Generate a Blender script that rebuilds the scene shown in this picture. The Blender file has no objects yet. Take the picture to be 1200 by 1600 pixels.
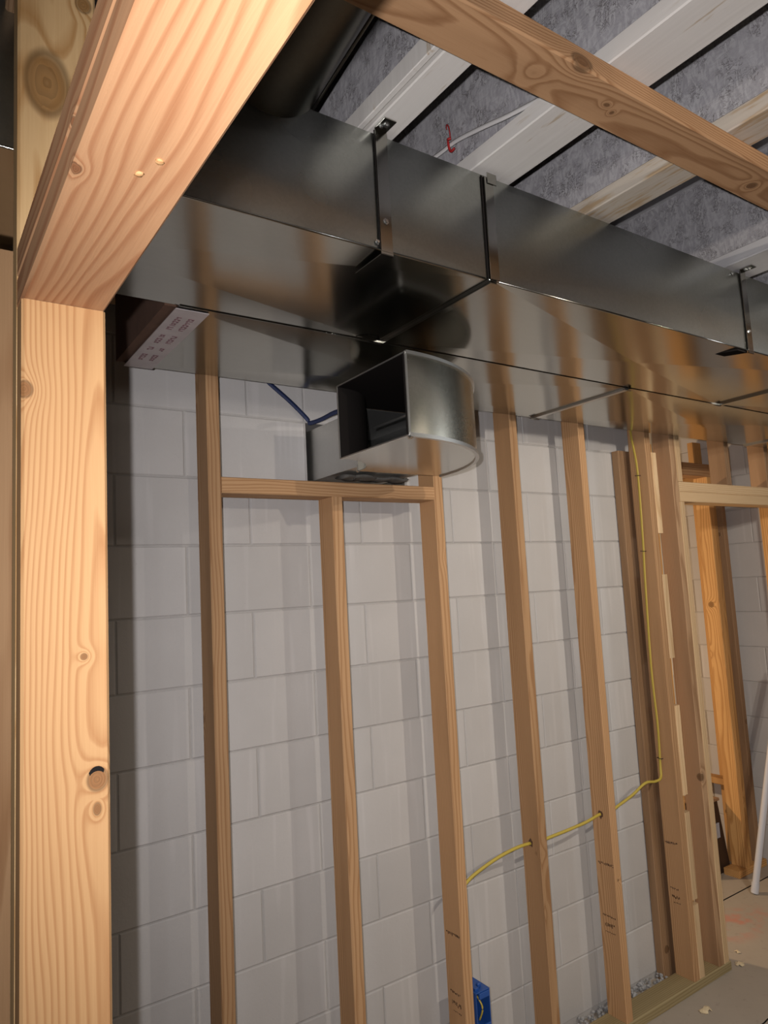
import bpy, bmesh, math, random
from mathutils import Vector, Matrix
random.seed(7)
sc = bpy.context.scene
COL = sc.collection

# ------------------------------------------------------------------ camera
cam_d = bpy.data.cameras.new('camera')
cam_d.sensor_width = 36.0
cam_d.sensor_fit = 'AUTO'
cam_d.lens = 1104.2 / 1600.0 * 36.0
cam_d.clip_start = 0.02
cam = bpy.data.objects.new('camera', cam_d)
COL.objects.link(cam)
_y, _p, _r = 0.602934, 0.106741, -0.05223
_F = Vector((math.sin(_y)*math.cos(_p), math.cos(_y)*math.cos(_p), math.sin(_p)))
_R = Vector((math.cos(_y), -math.sin(_y), 0.0))
_U = _R.cross(_F)
_R2 = _R*math.cos(_r) + _U*math.sin(_r)
_U2 = _U*math.cos(_r) - _R*math.sin(_r)
cam.matrix_world = Matrix(((_R2.x, _U2.x, -_F.x, 0.0), (_R2.y, _U2.y, -_F.y, 0.0),
                           (_R2.z, _U2.z, -_F.z, 1.70), (0, 0, 0, 1)))
sc.camera = cam

# ------------------------------------------------------------------ world, exposure, lights
w = bpy.data.worlds.new('world'); sc.world = w
w.use_nodes = True
w.node_tree.nodes['Background'].inputs[0].default_value = (1.0, 0.86, 0.72, 1)
w.node_tree.nodes['Background'].inputs[1].default_value = 0.008
vs = sc.view_settings
vs.view_transform = 'Standard'; vs.look = 'None'; vs.gamma = 1.0; vs.exposure = 0.0
vs.use_curve_mapping = False

def lamp(name, kind, loc, power, color, radius, aim=None, spot=None, blend=1.0):
    d = bpy.data.lights.new(name, kind)
    d.energy = power; d.color = color; d.shadow_soft_size = radius
    if kind == 'SPOT':
        d.spot_size = spot; d.spot_blend = blend
    o = bpy.data.objects.new(name, d); COL.objects.link(o); o.location = loc
    if aim:
        o.rotation_euler = (Vector(aim) - Vector(loc)).to_track_quat('-Z', 'Y').to_euler()
    return o
# the phone's own light beside the lens, two work lamps in the room on the right, one lamp in the back room
lamp('phone_light', 'SPOT', (-0.05, 0.0, 1.72), 100, (1.0, 0.965, 0.985), 0.006, (2.55, 2.0, 1.75), math.radians(130), 1.0)
lamp('work_lamp_near', 'SPOT', (2.27, 0.0, 2.33), 62, (1.0, 0.90, 0.78), 0.012, (2.75, 2.0, 1.3), math.radians(125), 1.0)
lamp('work_lamp_far', 'SPOT', (0.72, -1.2, 2.42), 105, (1.0, 0.88, 0.74), 0.012, (2.75, 1.9, 1.2), math.radians(84), 1.0)
lamp('right_fill_light', 'SPOT', (5.0, -0.6, 2.45), 45, (0.92, 0.96, 1.0), 0.20, (2.4, 1.2, 1.9), math.radians(90), 1.0)  # unseen soft fill, added to lift the right side and the duct's sheen
lamp('left_room_lamp', 'POINT', (-0.3, -1.0, 2.38), 11, (1.0, 0.92, 0.84), 0.10)
lamp('back_room_lamp', 'POINT', (2.60, 3.40, 1.4), 60, (1.0, 0.70, 0.42), 0.03)

# ------------------------------------------------------------------ node helpers
class Mat:
    def __init__(s, name):
        s.m = bpy.data.materials.new(name); s.m.use_nodes = True
        s.t = s.m.node_tree; s.t.nodes.clear()
        s.out = s.t.nodes.new('ShaderNodeOutputMaterial')
        s.b = s.t.nodes.new('ShaderNodeBsdfPrincipled')
        s.t.links.new(s.b.outputs[0], s.out.inputs[0])
    def n(s, typ, ins=None, **props):
        nd = s.t.nodes.new('ShaderNode' + typ)
        for k, v in props.items(): setattr(nd, k, v)
        for k, v in (ins or {}).items(): s.put(nd.inputs[k], v)
        return nd
    def put(s, sock, v):
        if isinstance(v, bpy.types.NodeSocket): s.t.links.new(v, sock)
        elif isinstance(v, bpy.types.Node): s.t.links.new(v.outputs[0], sock)
        else:
            if sock.type == 'RGBA' and len(v) == 3: v = (*v, 1)
            sock.default_value = v
    def math(s, op, a, b=0.0, c=None):
        nd = s.t.nodes.new('ShaderNodeMath'); nd.operation = op
        s.put(nd.inputs[0], a); s.put(nd.inputs[1], b)
        if c is not None: s.put(nd.inputs[2], c)
        return nd.outputs[0]
    def vec(s, op, a, b):
        nd = s.t.nodes.new('ShaderNodeVectorMath'); nd.operation = op
        s.put(nd.inputs[0], a)
        if op == 'SCALE': s.put(nd.inputs['Scale'], b)
        else: s.put(nd.inputs[1], b)
        return nd.outputs['Value'] if op in ('LENGTH', 'DISTANCE', 'DOT_PRODUCT') else nd.outputs[0]
    def ramp(s, fac, stops, interp='LINEAR'):
        nd = s.t.nodes.new('ShaderNodeValToRGB'); cr = nd.color_ramp; cr.interpolation = interp
        while len(cr.elements) < len(stops): cr.elements.new(0.5)
        for e, (p, c) in zip(cr.elements, stops):
            e.position = p; e.color = (*c, 1) if len(c) == 3 else c
        s.put(nd.inputs[0], fac)
        return nd.outputs[0]
    def mix(s, fac, a, b, mode='MIX'):
        nd = s.t.nodes.new('ShaderNodeMix'); nd.data_type = 'RGBA'; nd.blend_type = mode
        s.put(nd.inputs[0], fac); s.put(nd.inputs[6], a); s.put(nd.inputs[7], b)
        return nd.outputs[2]
    def noise(s, vec, scale, detail=3, rough=0.5, dist=0.0):
        nd = s.n('TexNoise', {'Vector': vec, 'Scale': scale, 'Detail': detail, 'Roughness': rough, 'Distortion': dist})
        return nd.outputs[0]
    def smooth(s, v, a, b, lo=0.0, hi=1.0):
        nd = s.n('MapRange', {0: v, 1: a, 2: b, 3: lo, 4: hi}, interpolation_type='SMOOTHSTEP')
        return nd.outputs[0]
    def bump(s, h, strength, dist=0.002):
        s.put(s.b.inputs['Normal'], s.n('Bump', {'Height': h, 'Strength': strength, 'Distance': dist}))
    def set(s, **kw):
        for k, v in kw.items(): s.put(s.b.inputs[k.replace('_', ' ')], v)
        return s

def plain(name, col, rough=0.6, metal=0.0, var=0.0, scale=30):
    m = Mat(name)
    if var:
        p = m.n('TexCoord').outputs['Object']
        f = m.noise(p, scale, 4)
        c = m.mix(f, tuple(x*(1-var) for x in col), tuple(min(1, x*(1+var)) for x in col))
        m.set(Base_Color=c)
    else: m.set(Base_Color=col)
    m.set(Roughness=rough, Metallic=metal)
    return m.m

def wood(name, early, late, ring=0.0055, centre=None, knots=(), sparse=True, shift=0.35, stain=0.25, wob=0.012, contrast=1.0):
    m = Mat(name)
    p = m.n('TexCoord').outputs['Object']
    rnd = m.n('ObjectInfo').outputs['Random']
    off = m.n('CombineXYZ', {0: m.math('MULTIPLY', rnd, 37.0), 1: m.math('MULTIPLY', rnd, 71.0), 2: m.math('MULTIPLY', rnd, 113.0)}).outputs[0]
    if centre is None:
        cx = m.math('SUBTRACT', m.math('MULTIPLY', m.math('FRACT', m.math('MULTIPLY', rnd, 7.31)), 0.16), 0.08)
        cy = m.math('ADD', m.math('MULTIPLY', m.math('FRACT', m.math('MULTIPLY', rnd, 3.77)), 0.06), 0.035)
    else: cx, cy = centre
    q = m.vec('ADD', p, off)
    lowv = m.vec('MULTIPLY', q, (9, 9, 1.6))
    nz = m.noise(lowv, 1.0, 2, 0.5)
    nz2 = m.noise(m.vec('MULTIPLY', q, (55, 55, 5)), 1.0, 2, 0.5)
    sx = m.n('SeparateXYZ', {0: p}).outputs
    dx = m.math('SUBTRACT', sx[0], cx); dy = m.math('SUBTRACT', sx[1], cy)
    r = m.math('SQRT', m.math('ADD', m.math('MULTIPLY', dx, dx), m.math('MULTIPLY', dy, dy)))
    r = m.math('ADD', r, m.math('MULTIPLY', nz, wob*2.4))
    r = m.math('ADD', r, m.math('MULTIPLY', nz2, 0.0022))
    kd = None
    if sparse:
        v = m.n('TexVoronoi', {'Vector': q, 'Scale': 4.6}, feature='F1')
        kd = m.math('DIVIDE', v.outputs['Distance'], 4.6)     # metres to the nearest knot centre
        rad = m.math('ADD', 0.005, m.math('MULTIPLY', m.n('SeparateXYZ', {0: v.outputs['Color']}).outputs[0], 0.011))
        kd = m.math('ADD', m.math('DIVIDE', kd, rad), m.math('MULTIPLY', m.math('SUBTRACT', nz2, 0.5), 0.7))
    for (kx, ky, kz, kr, el) in knots:
        d = m.vec('SUBTRACT', p, (kx, ky, kz))
        d = m.vec('LENGTH', m.vec('MULTIPLY', d, (1, 1, 1/el)), (0, 0, 0))
        d = m.math('DIVIDE', d, kr)
        kd = d if kd is None else m.math('MINIMUM', kd, d)
    if kd is not None:
        halo = m.math('POWER', 2.718, m.math('MULTIPLY', kd, -0.75))
        r = m.math('ADD', r, m.math('MULTIPLY', halo, 0.03))
    fr = m.math('FRACT', m.math('DIVIDE', r, ring))
    g = m.ramp(fr, [(0.0, (0, 0, 0)), (0.45, (0.12,)*3), (0.78, (1, 1, 1)), (0.9, (0.75,)*3), (1.0, (0, 0, 0))])
    g = m.math('MULTIPLY', g, contrast)
    fib = m.noise(m.vec('MULTIPLY', q, (520, 520, 9)), 1.0, 3, 0.6)
    g2 = m.math('ADD', m.math('MULTIPLY', g, 0.8), m.math('MULTIPLY', m.math('SUBTRACT', fib, 0.5), 0.5))
    c = m.mix(g2, early, late)
    big = m.noise(m.vec('MULTIPLY', q, (14, 14, 1.1)), 1.0, 2)
    c = m.mix(m.math('MULTIPLY', m.smooth(big, 0.45, 0.75), stain), c, tuple(x*0.55 for x in late))
    # each board its own tone
    tone = m.math('ADD', 1.0 - shift*0.5, m.math('MULTIPLY', m.math('FRACT', m.math('MULTIPLY', rnd, 17.9)), shift))
    c = m.mix(1.0, c, m.n('CombineXYZ', {0: tone, 1: tone, 2: tone}).outputs[0], 'MULTIPLY')
    if kd is not None:
        kin = m.smooth(kd, 0.85, 1.15, 1.0, 0.0)
        krings = m.math('FRACT', m.math('MULTIPLY', m.math('ADD', kd, m.math('MULTIPLY', nz2, 0.9)), 2.6))
        kc = m.mix(m.math('MULTIPLY', krings, 0.5), tuple(x*0.75 for x in late), tuple(x*0.3 for x in late))
        c = m.mix(m.math('MULTIPLY', kin, 0.9), c, kc)
        edge = m.math('MULTIPLY', m.smooth(kd, 0.9, 1.08, 0, 1), m.smooth(kd, 1.1, 1.45, 1, 0))
        c = m.mix(m.math('MULTIPLY', edge, 0.6), c, tuple(x*0.22 for x in late))
    m.set(Base_Color=c, Roughness=0.72)
    m.b.inputs['Specular IOR Level'].default_value = 0.25
    m.bump(m.math('ADD', g, m.math('MULTIPLY', fib, 1.2)), 0.25, 0.0006)
    return m.m

FIR_E, FIR_L = (0.51, 0.305, 0.155), (0.335, 0.17, 0.073)
M = {}
M['stud'] = wood('fir_stud', FIR_E, FIR_L, ring=0.006)
M['pale'] = wood('pale_stud', (0.70, 0.50, 0.29), (0.54, 0.34, 0.17), ring=0.007)
M['brown'] = wood('weathered_stud', (0.40, 0.25, 0.14), (0.25, 0.135, 0.065), ring=0.006, stain=0.5)
M['orange'] = wood('orange_stud', (0.60, 0.34, 0.13), (0.38, 0.18, 0.055), ring=0.006)
M['treated'] = wood('treated_pine', (0.40, 0.32, 0.17), (0.28, 0.20, 0.09), ring=0.009, stain=0.3)
M['beam'] = wood('fir_plate', (0.37, 0.215, 0.11), (0.21, 0.10, 0.042), ring=0.0045, centre=(0.012, 0.075), wob=0.014, sparse=False, stain=0.2,
                 knots=[(0.008, -0.034, 0.640, 0.011, 1.3), (0.004, -0.021, 1.303, 0.0085, 1.2), (-0.040, -0.008, 0.70, 0.010, 2.2), (-0.005, -0.019, 0.81, 0.0035, 1.5), (0.004, -0.019, 0.835, 0.0035, 1)])
M['post'] = wood('fir_post', (0.45, 0.262, 0.117), (0.305, 0.138, 0.05), ring=0.005, centre=(0.034, 0.03), wob=0.016, sparse=False, stain=0.08, shift=0.05, contrast=0.85,
                 knots=[(-0.042, -0.019, 1.898, 0.0075, 1.1), (0.031, -0.019, 1.470, 0.0090, 1.15), (0.0305, -0.019, 1.439, 0.0035, 1.6), (0.018, -0.019, 1.603, 0.003, 1)])
M['header'] = wood('fir_header', (0.45, 0.25, 0.128), (0.30, 0.122, 0.052), ring=0.0075, centre=(0.05, -0.045), wob=0.02, sparse=False, stain=0.08, shift=0.05, contrast=0.9,
                   knots=[(-0.042, 0.019, 0.722, 0.004, 1.5)])
M['king'] = wood('knotty_fir', (0.57, 0.38, 0.185), (0.36, 0.185, 0.06), ring=0.010, centre=(-0.01, 0.03), wob=0.04, sparse=False, stain=0.15, shift=0.05,
                 knots=[(-0.012, -0.019, 2.296, 0.021, 1.7), (0.03, -0.019, 2.42, 0.008, 1.2)])

# ------------------------------------------------------------------ other materials
def galv(name, col=(0.39, 0.385, 0.352), rough=0.16, spangle=0.12, wav=0.05, axis=0, spr=0.0):
    m = Mat(name)
    p = m.n('TexCoord').outputs['Object']
    v = m.n('TexVoronoi', {'Vector': p, 'Scale': 190.0}, feature='F1')
    sp = m.n('SeparateXYZ', {0: v.outputs['Color']}).outputs[0]
    roll = m.noise(m.vec('MULTIPLY', p, (3, 60, 60) if axis == 0 else (60, 60, 3)), 1.0, 3)
    sm = m.noise(p, 3.5, 3)
    f = m.math('ADD', m.math('MULTIPLY', sp, spangle), m.math('MULTIPLY', m.math('SUBTRACT', roll, 0.5), 0.25))
    c = m.mix(f, col, tuple(x*0.72 for x in col))
    rg = m.math('ADD', rough - 0.04, m.math('ADD', m.math('MULTIPLY', sm, 0.08), m.math('MULTIPLY', sp, spr)))
    m.set(Base_Color=c, Metallic=1.0, Roughness=rg)
    h = m.noise(p, 4.0, 2)
    m.bump(h, wav, 0.01)
    return m.m
M['galv'] = galv('galvanized_steel')
M['galv_e'] = galv('galvanized_elbow', (0.64, 0.63, 0.54), 0.24, 0.22, 0.02, 0, 0.03)
M['galv_f'] = galv('galvanized_side', (0.41, 0.425, 0.40), 0.28, 0.25, 0.04, 1)
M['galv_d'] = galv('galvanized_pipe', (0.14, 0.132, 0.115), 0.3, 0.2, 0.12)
M['galv_s'] = galv('galvanized_sleeve', (0.62, 0.62, 0.60), 0.42, 0.1, 0.03)
M['screw'] = plain('zinc_screw', (0.75, 0.76, 0.75), 0.25, 1.0)
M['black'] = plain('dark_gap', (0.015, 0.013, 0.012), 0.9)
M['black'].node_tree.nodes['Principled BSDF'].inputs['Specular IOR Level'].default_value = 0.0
M['rust'] = plain('dark_duct_liner', (0.10, 0.05, 0.03), 0.9, 0, 0.3)

def block_mat():
    m = Mat('painted_concrete_block')
    p = m.n('TexCoord').outputs['Object']
    rnd = m.n('ObjectInfo').outputs['Random']
    q = m.vec('ADD', p, m.n('CombineXYZ', {0: m.math('MULTIPLY', rnd, 31.0), 2: m.math('MULTIPLY', rnd, 57.0)}).outputs[0])
    base = m.mix(m.noise(q, 5, 3), (0.47, 0.455, 0.44), (0.55, 0.535, 0.52))
    streak = m.smooth(m.noise(m.vec('MULTIPLY', q, (26, 1, 1.6)), 1.0, 2), 0.55, 0.72)
    base = m.mix(m.math('MULTIPLY', streak, 0.35), base, (0.64, 0.62, 0.61))
    pits = m.smooth(m.noise(q, 210, 3, 0.6), 0.66, 0.76)
    spots = m.smooth(m.noise(q, 60, 4, 0.7), 0.70, 0.78)
    c = m.mix(m.math('MULTIPLY', pits, 0.45), base, (0.24, 0.22, 0.21))
    c = m.mix(m.math('MULTIPLY', spots, 0.35), c, (0.28, 0.26, 0.25))
    tone = m.math('ADD', 0.94, m.math('MULTIPLY', rnd, 0.12))
    c = m.mix(1.0, c, m.n('CombineXYZ', {0: tone, 1: tone, 2: tone}).outputs[0], 'MULTIPLY')
    m.set(Base_Color=c, Roughness=0.8)
    m.b.inputs['Specular IOR Level'].default_value = 0.2
    h = m.math('SUBTRACT', m.noise(q, 85, 4, 0.65), m.math('MULTIPLY', pits, 0.6))
    m.bump(h, 0.45, 0.002)
    return m.m
M['block'] = block_mat()
M['mortar'] = plain('painted_mortar', (0.42, 0.405, 0.39), 0.85, 0, 0.12, 40)
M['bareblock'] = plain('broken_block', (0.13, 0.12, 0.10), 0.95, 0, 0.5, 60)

def osb_mat():
    m = Mat('painted_strand_board')
    p = m.n('TexCoord').outputs['Object']
    rnd = m.n('ObjectInfo').outputs['Random']
    q = m.vec('ADD', p, m.n('CombineXYZ', {1: m.math('MULTIPLY', rnd, 31.0), 2: m.math('MULTIPLY', rnd, 57.0)}).outputs[0])
    big = m.noise(q, 6, 3, 0.6)
    flake = m.noise(m.vec('MULTIPLY', q, (20, 20, 45)), 1.0, 3, 0.6, 2.5)
    flake2 = m.noise(m.vec('MULTIPLY', q, (20, 60, 22)), 1.0, 3, 0.6, 2.0)
    ln = m.math('ABSOLUTE', m.math('SUBTRACT', flake, 0.5)); ln2 = m.math('ABSOLUTE', m.math('SUBTRACT', flake2, 0.5))
    crack = m.math('MAXIMUM', m.smooth(ln, 0.0, 0.02, 1, 0), m.smooth(ln2, 0.0, 0.02, 1, 0))
    gate = m.smooth(m.noise(q, 22, 3), 0.44, 0.60)
    c = m.mix(m.smooth(flake2, 0.35, 0.65), (0.30, 0.29, 0.305), (0.41, 0.40, 0.41))
    c = m.mix(m.math('MULTIPLY', m.smooth(big, 0.5, 0.75), 0.35), c, (0.42, 0.41, 0.42))
    c = m.mix(m.math('MULTIPLY', m.math('MULTIPLY', crack, gate), 0.8), c, (0.09, 0.075, 0.07))
    m.set(Base_Color=c, Roughness=0.85)
    m.bump(m.math('SUBTRACT', flake, m.math('MULTIPLY', crack, gate)), 0.5, 0.002)
    return m.m
M['osb'] = osb_mat()
def paintwood(name, a, b, raw, amt):
    m = Mat(name)
    p = m.n('TexCoord').outputs['Object']
    rnd = m.n('ObjectInfo').outputs['Random']
    q = m.vec('ADD', p, m.n('CombineXYZ', {0: m.math('MULTIPLY', rnd, 31.0), 1: m.math('MULTIPLY', rnd, 57.0)}).outputs[0])
    f = m.noise(m.vec('MULTIPLY', q, (120, 3, 120)), 1.0, 3)
    c = m.mix(f, a, b)
    k = m.smooth(m.noise(m.vec('MULTIPLY', q, (60, 7, 60)), 1.0, 4, 0.6), 0.62 - amt, 0.72 - amt*0.6)
    c = m.mix(m.math('MULTIPLY', k, 0.8), c, raw)
    m.set(Base_Color=c, Roughness=0.6)
    m.bump(f, 0.3, 0.001)
    return m.m
M['white'] = paintwood('white_painted_flange', (0.50, 0.475, 0.44), (0.60, 0.575, 0.54), (0.38, 0.30, 0.21), 0.0)
M['halfwhite'] = paintwood('part_painted_flange', (0.42, 0.37, 0.31), (0.52, 0.46, 0.38), (0.36, 0.24, 0.12), 0.12)
M['greyw'] = paintwood('grey_painted_flange', (0.38, 0.37, 0.38), (0.46, 0.45, 0.45), (0.28, 0.2, 0.14), 0.0)
M['deck'] = M['osb']

def floor_mat():
    m = Mat('bare_concrete_floor')
    p = m.n('TexCoord').outputs['Object']
    c = m.mix(m.noise(p, 2.2, 5, 0.6), (0.33, 0.285, 0.23), (0.46, 0.40, 0.33))
    c = m.mix(m.math('MULTIPLY', m.smooth(m.noise(p, 28, 4, 0.6), 0.58, 0.75), 0.4), c, (0.22, 0.18, 0.14))
    # red chalk dust rubbed into the slab past the doorway
    d = m.vec('LENGTH', m.vec('MULTIPLY', m.vec('SUBTRACT', p, (3.36, 2.07, 0)), (1.2, 2.6, 1)), (0, 0, 0))
    k = m.math('MULTIPLY', m.smooth(d, 0.05, 0.42, 1, 0), m.smooth(m.noise(p, 11, 3), 0.42, 0.66))
    c = m.mix(m.math('MULTIPLY', k, 0.6), c, (0.62, 0.16, 0.09))
    m.set(Base_Color=c, Roughness=0.8)
    m.bump(m.noise(p, 60, 4), 0.25, 0.002)
    return m.m
M['floor'] = floor_mat()
M['yellow'] = plain('yellow_cable_jacket', (0.50, 0.38, 0.06), 0.45)
M['blue'] = plain('blue_box_plastic', (0.02, 0.085, 0.33), 0.4, 0, 0.1)
M['bluefoam'] = plain('blue_membrane', (0.012, 0.024, 0.085), 0.6)
M['ink'] = plain('stamp_ink', (0.06, 0.03, 0.02), 0.8)
M['mauve'] = plain('tape_print', (0.20, 0.11, 0.12), 0.6)
M['tape'] = plain('foil_tape', (0.50, 0.45, 0.45), 0.5, 0.3, 0.2, 25)
M['wirew'] = plain('white_cable_jacket', (0.62, 0.60, 0.58), 0.5)
M['red'] = plain('red_wire', (0.35, 0.02, 0.02), 0.5)
M['pvc'] = plain('white_pvc', (0.62, 0.63, 0.68), 0.4)
M['dark'] = plain('dark_brown_plastic', (0.05, 0.028, 0.018), 0.5, 0, 0.2)
M['label'] = plain('pale_label', (0.45, 0.47, 0.55), 0.6)
M['chip'] = plain('wood_chip', (0.70, 0.58, 0.38), 0.8, 0, 0.15)
M['staple'] = plain('dark_staple', (0.05, 0.04, 0.035), 0.5, 0.5)
M['gravel'] = plain('gravel_grit', (0.34, 0.34, 0.34), 0.9, 0, 0.75, 45)
M['foam'] = plain('grey_sealant', (0.10, 0.095, 0.085), 0.9, 0, 0.4, 60)
M['wallplain'] = plain('plain_room_wall', (0.24, 0.20, 0.17), 0.9, 0, 0.1, 3)

# ------------------------------------------------------------------ mesh helpers
def mesh_obj(name, bm, mat, parent=None, smooth=False):
    bmesh.ops.recalc_face_normals(bm, faces=bm.faces)
    me = bpy.data.meshes.new(name); bm.to_mesh(me); bm.free()
    if smooth:
        for f in me.polygons: f.use_smooth = True
    me.materials.append(mat)
    o = bpy.data.objects.new(name, me); COL.objects.link(o)
    if parent: o.parent = parent
    return o
def tag(o, label=None, cat=None, group=None, kind=None):
    if label: o['label'] = label
    if cat: o['category'] = cat
    if group: o['group'] = group
    if kind: o['kind'] = kind
    return o
def empty(name, loc=(0, 0, 0)):
    o = bpy.data.objects.new(name, None); COL.objects.link(o); o.location = loc
    o.empty_display_size = 0.05
    return o
def part(o, parent):            # keep world placement when parenting to an un-rotated parent
    o.parent = parent
    bpy_inv = Matrix.Translation(-parent.location) if parent.rotation_euler[:] == (0, 0, 0) else None
    o.matrix_parent_inverse = bpy_inv if bpy_inv else (parent.matrix_basis.inverted())
    return o
def add_box(bm, lo, hi, bev=0.0):
    r = bmesh.ops.create_cube(bm, size=1.0)
    lo, hi = Vector(lo), Vector(hi)
    for v in r['verts']:
        v.co = Vector(((lo[i]+hi[i])/2 + v.co[i]*(hi[i]-lo[i]) for i in range(3)))
    if bev:
        es = {e for v in r['verts'] for e in v.link_edges}
        bmesh.ops.bevel(bm, geom=list(es), offset=bev, segments=1, affect='EDGES')
def box(name, lo, hi, mat, parent=None, bev=0.0):
    bm = bmesh.new(); add_box(bm, lo, hi, bev)
    return mesh_obj(name, bm, mat, parent)
def add_tube(bm, pts, r, seg=8, rv=None, up=Vector((0, 0, 1)), cap=True):
    pts = [Vector(p) for p in pts]; rings = []
    for i, p in enumerate(pts):
        t = (pts[min(i+1, len(pts)-1)] - pts[max(i-1, 0)]).normalized()
        u = up - t*up.dot(t)
        if u.length < 1e-4: u = Vector((1, 0, 0)) - t*t.x
        u.normalize(); s = t.cross(u)
        rings.append([bm.verts.new(p + u*(rv or r)*math.sin(2*math.pi*k/seg) + s*r*math.cos(2*math.pi*k/seg)) for k in range(seg)])
    for a, b in zip(rings, rings[1:]):
        for k in range(seg):
            bm.faces.new((a[k], a[(k+1) % seg], b[(k+1) % seg], b[k]))
    if cap:
        bm.faces.new(rings[0][::-1]); bm.faces.new(rings[-1])
def smooth_path(pts, n=6):
    P = [Vector(p) for p in pts]; out = []
    for i in range(len(P)-1):
        a, b, c, d = P[max(i-1, 0)], P[i], P[i+1], P[min(i+2, len(P)-1)]
        for k in range(n):
            t = k/n
            out.append(0.5*((2*b) + (c-a)*t + (2*a-5*b+4*c-d)*t*t + (3*b-a-3*c+d)*t**3))
    return out + [P[-1]]
AX = {'z': Matrix.Identity(3),
      'y': Matrix(((1, 0, 0), (0, 0, 1), (0, -1, 0))),     # local x->X, y->-Z, z->Y
      'x': Matrix(((0, 0, 1), (1, 0, 0), (0, 1, 0)))}      # local x->Y, y->Z, z->X
def lumber(name, axis, lo, hi, mat, label=None, cat='stud', group=None, ease=0.003, rough_end=0.0):
    """a sawn board: local z runs along its length, four eased long edges"""
    lo, hi = Vector(lo), Vector(hi); R = AX[axis]
    size = hi - lo; ls = R.transposed() @ size
    w_, d_, L = abs(ls.x)/2, abs(ls.y)/2, abs(ls.z)
    c = (lo+hi)/2; c[{'x': 0, 'y': 1, 'z': 2}[axis]] = lo[{'x': 0, 'y': 1, 'z': 2}[axis]]
    bm = bmesh.new(); e = ease
    prof = [(-w_+e, -d_), (w_-e, -d_), (w_, -d_+e), (w_, d_-e), (w_-e, d_), (-w_+e, d_), (-w_, d_-e), (-w_, -d_+e)]
    rings = [[bm.verts.new((x, y, z)) for x, y in prof] for z in (0, L)]
    a, b = rings
    for k in range(8): bm.faces.new((a[k], a[(k+1) % 8], b[(k+1) % 8], b[k]))
    bm.faces.new(a[::-1]); bm.faces.new(b)
    o = mesh_obj(name, bm, mat)
    o.matrix_basis = Matrix.Translation(c) @ R.to_4x4()
    tag(o, label, cat, group)
    return o
def onto(o, parent):
    """parent o (given in world coordinates) to a placed thing"""
    o.parent = parent; o.matrix_parent_inverse = parent.matrix_basis.inverted(); return o

# ================================================================== SETTING
XW0, XW1, YW = -1.15, 2.955, 2.0335
BH = 0.2032; BX0 = 0.692; BZ0 = 1.853
tag(box('floor', (-3, -4, -0.12), (6.5, 4.6, 0.0), M['floor']), 'bare tan concrete slab with red chalk dust past the doorway', kind='structure')
bpy.data.objects['floor'].data.polygons
g = box('control_joint', (2.4, 2.245, 0.0), (4.13, 2.251, 0.0012), M['black'], bpy.data.objects['floor'])
bm = bmesh.new()
add_tube(bm, smooth_path([(2.46, 1.60, 0.0), (2.60, 1.615, 0), (2.70, 1.60, 0), (2.78, 1.60, 0), (2.95, 1.55, 0), (3.2, 1.58, 0)]), 0.003, 4, 0.001)
mesh_obj('slab_crack', bm, M['black'], bpy.data.objects['floor'])
tag(box('ceiling', (-3, -4, 2.912), (6.5, 4.6, 2.94), M['deck']), 'grey painted strand-board deck above the joists', kind='structure')
for nm, lo, hi in (('wall_front', (-3, -4.1, 0), (6.5, -4.0, 2.9)), ('wall_left', (-3.1, -4, 0), (-3.0, 4.6, 2.9)),
                   ('wall_right', (6.5, -4, 0), (6.6, 2.0, 2.9)), ('wall_far', (-3, 4.6, 0), (6.5, 4.7, 2.9))):
    tag(box(nm, lo, hi, M['wallplain']), 'plain enclosing basement wall', kind='structure')

# block wall along the back: mortar core with a recessed face, each block its own piece
bm = bmesh.new()
yb, yf = YW + 0.19, YW + 0.0035
add_box(bm, (XW0, yf, 0), (1.103, yb, 2.9)); add_box(bm, (1.500, yf, 0), (XW1, yb, 2.9))
add_box(bm, (1.103, yf, 0), (1.500, yb, 2.054)); add_box(bm, (1.103, yf, 2.258), (1.500, yb, 2.9))
wall = tag(mesh_obj('wall_back', bm, M['mortar']), 'white painted concrete block wall behind the studs', kind='structure')
block_mesh = {}
def block(x0, x1, z0, z1, origin_y=YW, parent=None, turn=False):
    j = 0.002
    wdt, hgt = round(x1-x0-2*j, 4), round(z1-z0-2*j, 4)
    key = (wdt, hgt)
    if key not in block_mesh:
        bm = bmesh.new()
        add_box(bm, (-wdt/2, 0, -hgt/2), (wdt/2, 0.02, hgt/2))
        bmesh.ops.bevel(bm, geom=[e for e in bm.edges if all(v.co.y < 0.001 for v in e.verts)], offset=0.003, segments=1, affect='EDGES')
        bmesh.ops.recalc_face_normals(bm, faces=bm.faces)
        me = bpy.data.meshes.new('concrete_block'); bm.to_mesh(me); bm.free(); me.materials.append(M['block'])
        block_mesh[key] = me
    o = bpy.data.objects.new('concrete_block', block_mesh[key]); COL.objects.link(o); o.parent = parent
    c, zc = (x0+x1)/2, (z0+z1)/2
    if turn:
        o.location = (origin_y, c, zc); o.rotation_euler = (0, 0, -math.pi/2)
    else:
        o.location = (c, origin_y - random.uniform(0, 0.0012), zc)
    return o
for k in range(-6, 9):
    zt = BZ0 - k*BH; zb = max(zt - BH, 0.0)
    if zt > 2.9: zt = 2.9
    x = BX0 - 2.0320 + (0.2032 if k % 2 else 0.0)
    jit = {3: 0.0, 5: 0.008}.get(k, 0.0)
    while x < XW1:
        a, b = max(x, XW0), min(x + 0.4064, XW1)
        x += 0.4064
        if b - a < 0.03: continue
        if k == -2 and 1.05 < (a+b)/2 < 1.55: continue          # the block left out for the duct
        if k == -3 and a < 1.0 < b and a < 1.09 < b:
            block(a, 1.098, zb, zt, parent=wall); block(1.098, b, zb, zt, parent=wall); continue
        block(a, b, zb, zt, parent=wall)
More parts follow.
